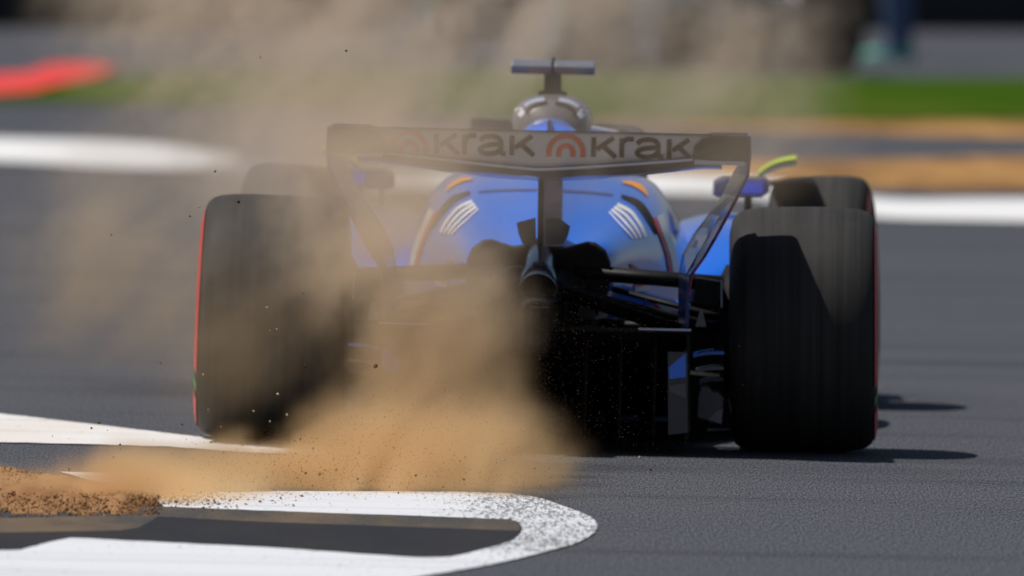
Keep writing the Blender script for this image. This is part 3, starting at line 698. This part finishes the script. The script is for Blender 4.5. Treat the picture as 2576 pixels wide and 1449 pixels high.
# ------------------------------------------------------------------ a second racing car further round the bend
def copy_tree(o, parent=None, swap=None):
    c = o.copy(); C.objects.link(c); c.parent = parent
    if parent is not None: c.matrix_parent_inverse = o.matrix_parent_inverse.copy()
    if swap and c.type == 'MESH' and c.data.materials and c.data.materials[0].name in swap:
        c.data = c.data.copy(); c.data.materials[0] = swap[c.data.materials[0].name]
    for ch in list(o.children): copy_tree(ch, c, swap)
    return c
sw = {'blue_paint': M['silver'], 'wheel_cover': M['steel'], 'navy_paint': M['silver'], 'pale_wing_panel': M['carbon'], 'green_decal': M['teal'], 'yellow_decal': M['teal'], 'red_decal': M['teal'], 'dull_carbon': M['silver'], 'black_carbon': M['silver'], 'grey_carbon': M['silver']}
q = G(1760, 178)
car2 = copy_tree(car, None, sw); car2.name = 'racing_car'
car2.location = (q.x, q.y, 0); car2.rotation_euler = (0, 0, math.radians(13))
tag(car2, 'silver racing car with teal marks ahead, blurred at the top edge above the camera pod', 'racing car')

# ------------------------------------------------------------------ a bystander beyond the grass; only the lower leg reaches into the picture
def bystander():
    q = G(2238, 158); root = empty('person', (q.x, q.y, 0))
    tag(root, 'person in blue trousers and teal shoes standing beyond the grass at the top edge', 'person')
    J = [((0, 0, .95), .13), ((-.01, 0, 1.15), .12), ((-.01, 0, 1.36), .14), ((-.02, 0, 1.50), .06), ((-.04, 0, 1.60), .085), ((-.05, 0, 1.72), .085),
         ((.02, -.09, .90), .10), ((.00, -.10, .50), .085), ((.03, -.10, .10), .062), ((-.10, -.10, .045), .045),
         ((.02, .09, .90), .10), ((.06, .10, .50), .085), ((.10, .11, .10), .062), ((-.03, .11, .045), .045),
         ((.0, -.19, 1.38), .055), ((.05, -.22, 1.10), .045), ((-.08, -.20, .90), .036), ((.0, .19, 1.38), .055), ((.05, .22, 1.10), .045), ((-.08, .20, .90), .036)]
    Ed = [(0, 1), (1, 2), (2, 3), (3, 4), (4, 5), (0, 6), (6, 7), (7, 8), (8, 9), (0, 10), (10, 11), (11, 12), (12, 13), (2, 14), (14, 15), (15, 16), (2, 17), (17, 18), (18, 19)]
    me = bpy.data.meshes.new('body'); me.from_pydata([j[0] for j in J], Ed, []); o = bpy.data.objects.new('body', me); C.objects.link(o); o.parent = root
    m = N('bystander_clothes'); sp = m.n('SeparateXYZ'); m.l(m.coord(), sp.inputs[0])
    c = m.mix(m.math('GREATER_THAN', sp.outputs[2], .98), (.075, .12, .22), (.03, .035, .04)); c = m.mix(m.math('GREATER_THAN', sp.outputs[2], 1.50), c, (.45, .27, .19))
    m.set(Base_Color=c, Roughness=.9); me.materials.append(m.m)
    o.modifiers.new('skin', 'SKIN'); sk = me.skin_vertices[0].data
    for k, j in enumerate(J): sk[k].radius = (j[1], j[1])
    sk[0].use_root = True
    b = o.modifiers.new('sub', 'SUBSURF'); b.levels = b.render_levels = 2
    for dx, dy in ((0, -.10), (.07, .11)):
        v, f = loft([[(dx + x, dy + w_ * math.cos(a), .004 + h_ * (.5 + .5 * math.sin(a))) for a in [2 * math.pi * i / 12 for i in range(12)]] for x, w_, h_ in ((.10, .03, .08), (.07, .048, .12), (0, .052, .12), (-.08, .055, .09), (-.16, .05, .07), (-.21, .03, .05))])
        sh = obj('shoe', v, f, M['teal'], root, smooth=True)
        v, f = loft([[(dx + x, dy + w_, z) for w_, z in ((-h_, .0), (h_, .0), (h_, .03), (-h_, .03))] for x, h_ in ((.11, .04), (.05, .058), (-.10, .062), (-.20, .05), (-.23, .03))])
        obj('sole', v, f, M['white'], sh, bevel=.004)
    v, f = loft([[(-.05 + r_ * math.cos(a), r_ * math.sin(a), z) for a in [2 * math.pi * i / 14 for i in range(14)]] for z, r_ in ((1.68, .100), (1.74, .102), (1.79, .085), (1.82, .04))])
    obj('hair', v, f, M['pebble_dark'], root, smooth=True)
bystander()

# ------------------------------------------------------------------ stones in the air
PB = [(600, 508, 11, 2), (541, 431, 7, 2), (501, 521, 8, 1), (478, 544, 6, 2), (280, 591, 5, 2), (655, 144, 5, 2), (871, 128, 8, 2), (672, 773, 9, 1), (696, 828, 7, 1), (679, 831, 5, 1), (762, 738, 6, 0),
      (945, 921, 14, 0), (768, 922, 11, 2), (699, 991, 10, 1), (511, 942, 8, 1), (525, 1033, 13, 0), (249, 1063, 11, 0), (230, 1077, 7, 2), (302, 1118, 7, 2), (371, 1207, 13, 0), (345, 1183, 10, 0), (174, 1181, 13, 2),
      (368, 1240, 0, 0), (401, 1250, 10, 2), (398, 1272, 9, 0), (427, 1259, 6, 0), (443, 1262, 12, 0), (515, 1222, 10, 0), (504, 1208, 8, 0), (496, 1240, 7, 0), (638, 1034, 9, 1), (722, 1043, 8, 1), (556, 1074, 9, 0),
      (607, 1086, 8, 0), (679, 1060, 7, 1), (1637, 1180, 13, 0), (1609, 1151, 10, 1), (756, 1104, 6, 0), (788, 1128, 9, 0), (846, 1182, 8, 0), (804, 1193, 12, 0), (769, 1190, 8, 0), (1167, 1206, 7, 2), (1170, 1150, 6, 0), (1046, 1196, 7, 2), (1002, 1240, 6, 2), (1115, 1225, 7, 0), (900, 1205, 8, 0), (672, 1200, 9, 0), (458, 1068, 6, 2), (560, 945, 6, 0), (404, 913, 5, 2), (334, 1220, 8, 0), (286, 1150, 6, 2)]
meshes = [stone_mesh(20 + k, 'pebble') for k in range(6)]; rp = random.Random(11)
pebs = {}
where = {0: 'brown', 1: 'pale tan', 2: 'dark'}
for i, (a, b, sz, kd) in enumerate(PB):
    if sz == 0: continue
    yd = rp.uniform(-3.9, -3.0) if b > 700 else rp.uniform(-3.6, -2.9)
    gy = G(a, b).y
    if b > 1150: yd = min(yd, gy + 0.0); yd = -4.4 if yd < -4.4 else yd
    p = AT(a, b, yd)
    if p.z < .012: p = G(a, b, .012)
    me = meshes[i % 6].copy(); me.materials.clear(); me.materials.append(M[('pebble', 'pebble_pale', 'pebble_dark')[kd]])
    o = bpy.data.objects.new('pebble', me); C.objects.link(o); o.location = p
    o.scale = (sz / 2 / 1150,) * 3; o.rotation_euler = (rp.uniform(0, 6), rp.uniform(0, 6), rp.uniform(0, 6))
    h = 'high above the wing' if b < 300 else 'beside the left rear tyre' if b < 900 and a < 620 else 'before the left rear tyre' if b < 1105 and a < 900 else 'low over white kerb' if a < 1300 else 'over the shaded tarmac'
    pebs.setdefault((where[kd], h), []).append((a, o))
ORD = 'first second third fourth fifth sixth seventh eighth ninth tenth eleventh twelfth thirteenth fourteenth fifteenth sixteenth seventeenth eighteenth nineteenth twentieth'.split()
for (cw, h), L in pebs.items():
    for i, (a, o) in enumerate(sorted(L, key=lambda t: t[0])):
        tag(o, f'{cw} pebble in the air {h}' + (f', {ORD[i]} from left' if len(L) > 1 else ''), 'pebble', 'pebbles flung up by the wheel')
def grit():
    r = random.Random(3); V, F = [], []
    def speck(p, s):
        n = len(V)
        for dx, dy, dz in ((1, 0, -.6), (-.6, .8, -.6), (-.6, -.8, -.6), (0, 0, 1)):
            V.append((p.x + dx * s * r.uniform(.5, 1.3), p.y + dy * s, p.z + dz * s * r.uniform(.5, 1.3)))
        F.extend([(n, n + 1, n + 2), (n, n + 3, n + 1), (n + 1, n + 3, n + 2), (n + 2, n + 3, n)])
    for _ in range(1500):                                  # fine sunlit specks trailing off the cloud's edge
        a = 1340 + abs(r.gauss(0, 190)); b = r.uniform(700, 1150) + r.gauss(0, 30)
        speck(AT(a, min(b, 1160), r.uniform(-3.4, -1.2)), r.choice((.0007, .0008, .001, .0013, .0017)))
    for _ in range(900):                                   # coarser crumbs low over the kerb
        a = r.gauss(720, 330); b = 1255 - abs(r.gauss(0, 75))
        if 120 < a < 1420: speck(AT(a, b, max(-4.3, min(-3.3, G(a, b).y - r.uniform(0, 1)))), r.choice((.001, .0013, .0018, .0026)))
    for _ in range(5000):
        a = r.gauss(900, 330); b = 1240 - abs(r.gauss(0, 190)); lo = 1250 - max(0, a - 250) * .38
        if 250 < a < 1390 and b > lo: speck(AT(a, b, r.uniform(-4.2, -2.6) if b < 1180 else r.uniform(-4.3, -3.6)), r.choice((.0006, .0008, .0011, .0015)))
    o = obj('grit', V, F, M['pebble']); tag(o, 'fine grit and crumbs spraying through the air behind the car', kind='stuff')
grit()

# ------------------------------------------------------------------ the dust cloud: a closed volume of drifting dust behind the car

# centre, radii, density, noise floor, noise ceiling (metres; density per metre)
DUST = [((-.66, -2.9, -.02), (.58, 1.1, .15), 10., .40, .57),          # jet of sand along the kerb
        ((-.28, -2.8, .02), (.40, 1.1, .29), 6.5, .42, .57),
        ((-.06, -2.9, .03), (.20, .9, .33), 3.6, .40, .60),
        ((.04, -2.9, .03), (.19, .9, .26), 1.2, .40, .62),
        ((-.24, -2.0, .38), (.34, 1.1, .52), 3.3, .44, .59),           # plume standing behind the gearbox
        ((-.40, -1.8, .76), (.40, 1.1, .42), 1.9, .43, .61),
        ((-.52, -1.8, .66), (.28, 1.0, .40), 1.2, .44, .60),
        ((-.50, -1.4, 1.00), (.60, .6, .36), 1.7, .38, .62),           # thin veil before the wing
        ((.05, -1.3, .94), (.55, .55, .30), 1.25, .36, .62),
        ((.60, -1.25, .95), (.45, .5, .30), 1.3, .36, .62),
        ((-.78, -1.9, .45), (.42, 1.1, .50), .45, .42, .62),
        ((-1.05, -3.9, -.02), (.55, .9, .11), 10., .36, .57)]
HIGH = [((-.55, 4.2, 1.05), (.85, 1.6, .55), 1.5, .43, .60),           # older dust blown ahead over the track
        ((-1.05, 4.2, 1.20), (.60, 1.5, .50), 1.5, .45, .60),
        ((-.05, 4.2, 1.25), (.60, 1.5, .45), 1.2, .43, .61),
        ((.45, 4.2, 1.08), (.62, 1.5, .42), .8, .44, .61),
        ((.78, 4.2, 1.10), (.40, 1.4, .34), .9, .44, .61),
        ((-.70, 4.2, .72), (.65, 1.4, .34), 1.0, .43, .61),
        ((-1.20, 3.6, .45), (.62, 1.2, .55), .9, .43, .61),
        ((-.85, 2.0, .75), (.36, .8, .32), 1.5, .42, .61)]
class FN(N):
    def __init__(s, tree): s.t = tree
def dust_field(tree, puffs):
    s = FN(tree); P0 = tree.nodes.new('GeometryNodeInputPosition').outputs[0]
    wv = s.n('TexNoise'); s.l(P0, wv.inputs['Vector']); wv.inputs['Scale'].default_value = 2.1; wv.inputs['Detail'].default_value = 3
    w1 = s.vec('SUBTRACT', wv.outputs['Color'], (.5, .5, .5)); P = s.vec('ADD', P0, s.vec('MULTIPLY', w1, (.60, .5, .50)))
    # the puffs are drawn out along the blast, up and away from the kerb
    cx = s.n('CombineXYZ')
    for k, ax in enumerate(((.30, .0, .36), (0, .7, 0), (-1.0, 0, .85))): s.l(s.vec('DOT_PRODUCT', P, ax), cx.inputs[k])
    PS = cx.outputs[0]; n1 = s.noise(PS, 3.4, 5, .6); n2 = s.noise(PS, 9.0, 3, .6); nz = s.math('MULTIPLY_ADD', n2, .34, s.math('MULTIPLY', n1, .66))
    tot = None
    for c, r, d, lo, hi in puffs:
        q = s.vec('DIVIDE', s.vec('SUBTRACT', P, c), r)
        e = s.mapr(s.vec('LENGTH', q, (0, 0, 0)), 1.0, .15, 0, 1)
        k = s.math('MULTIPLY', s.math('MULTIPLY', e, s.mapr(nz, lo, hi, 0, 1)), d)
        tot = k if tot is None else s.math('ADD', tot, k)
    return tot
def dust_material():
    dm = N('drifting_dust'); dm.t.nodes.remove(dm.b); pv = dm.n('VolumePrincipled'); dm.l(pv.outputs[0], dm.o.inputs['Volume'])
    pv.inputs['Density'].default_value = 1.0; pv.inputs['Density Attribute'].default_value = 'density'; pv.inputs['Anisotropy'].default_value = .15
    # coarse sandy dust near the ground, finer greyer dust higher up
    sp = dm.n('SeparateXYZ'); dm.l(dm.coord(), sp.inputs[0]); dm.l(dm.mix(dm.mapr(sp.outputs[2], .10, .75, 0, 1), (.930, .665, .365), (.920, .750, .560)), pv.inputs['Color'])
    return dm.m
def dust_cloud(label, puffs, bmin, bmax, res, mat):
    ng = bpy.data.node_groups.new('dust_grid', 'GeometryNodeTree')
    ng.interface.new_socket('Geometry', in_out='INPUT', socket_type='NodeSocketGeometry')
    ng.interface.new_socket('Geometry', in_out='OUTPUT', socket_type='NodeSocketGeometry')
    out = ng.nodes.new('NodeGroupOutput'); vc = ng.nodes.new('GeometryNodeVolumeCube'); sm = ng.nodes.new('GeometryNodeSetMaterial')
    vc.inputs['Min'].default_value = bmin; vc.inputs['Max'].default_value = bmax
    for k, n in zip('XYZ', res): vc.inputs['Resolution ' + k].default_value = n
    ng.links.new(dust_field(ng, puffs), vc.inputs['Density'])
    sm.inputs['Material'].default_value = mat
    ng.links.new(vc.outputs[0], sm.inputs[0]); ng.links.new(sm.outputs[0], out.inputs[0])
    v, f = box(bmin[0], bmax[0], bmin[1], bmax[1], bmin[2], bmax[2])
    o = obj('dust_cloud', v, f, mat); md = o.modifiers.new('grid', 'NODES'); md.node_group = ng
    tag(o, label, kind='stuff')
dmat = dust_material()
dust_cloud('tan dust plume blown up off the kerb behind the blue car', DUST, (-1.75, -4.4, .008), (1.25, -.72, 1.45), (130, 92, 90), dmat)
dust_cloud('thin brown dust haze hanging over the track beyond the rear wing', HIGH, (-1.95, 1.0, .05), (1.55, 6.0, 1.75), (110, 76, 80), dmat)
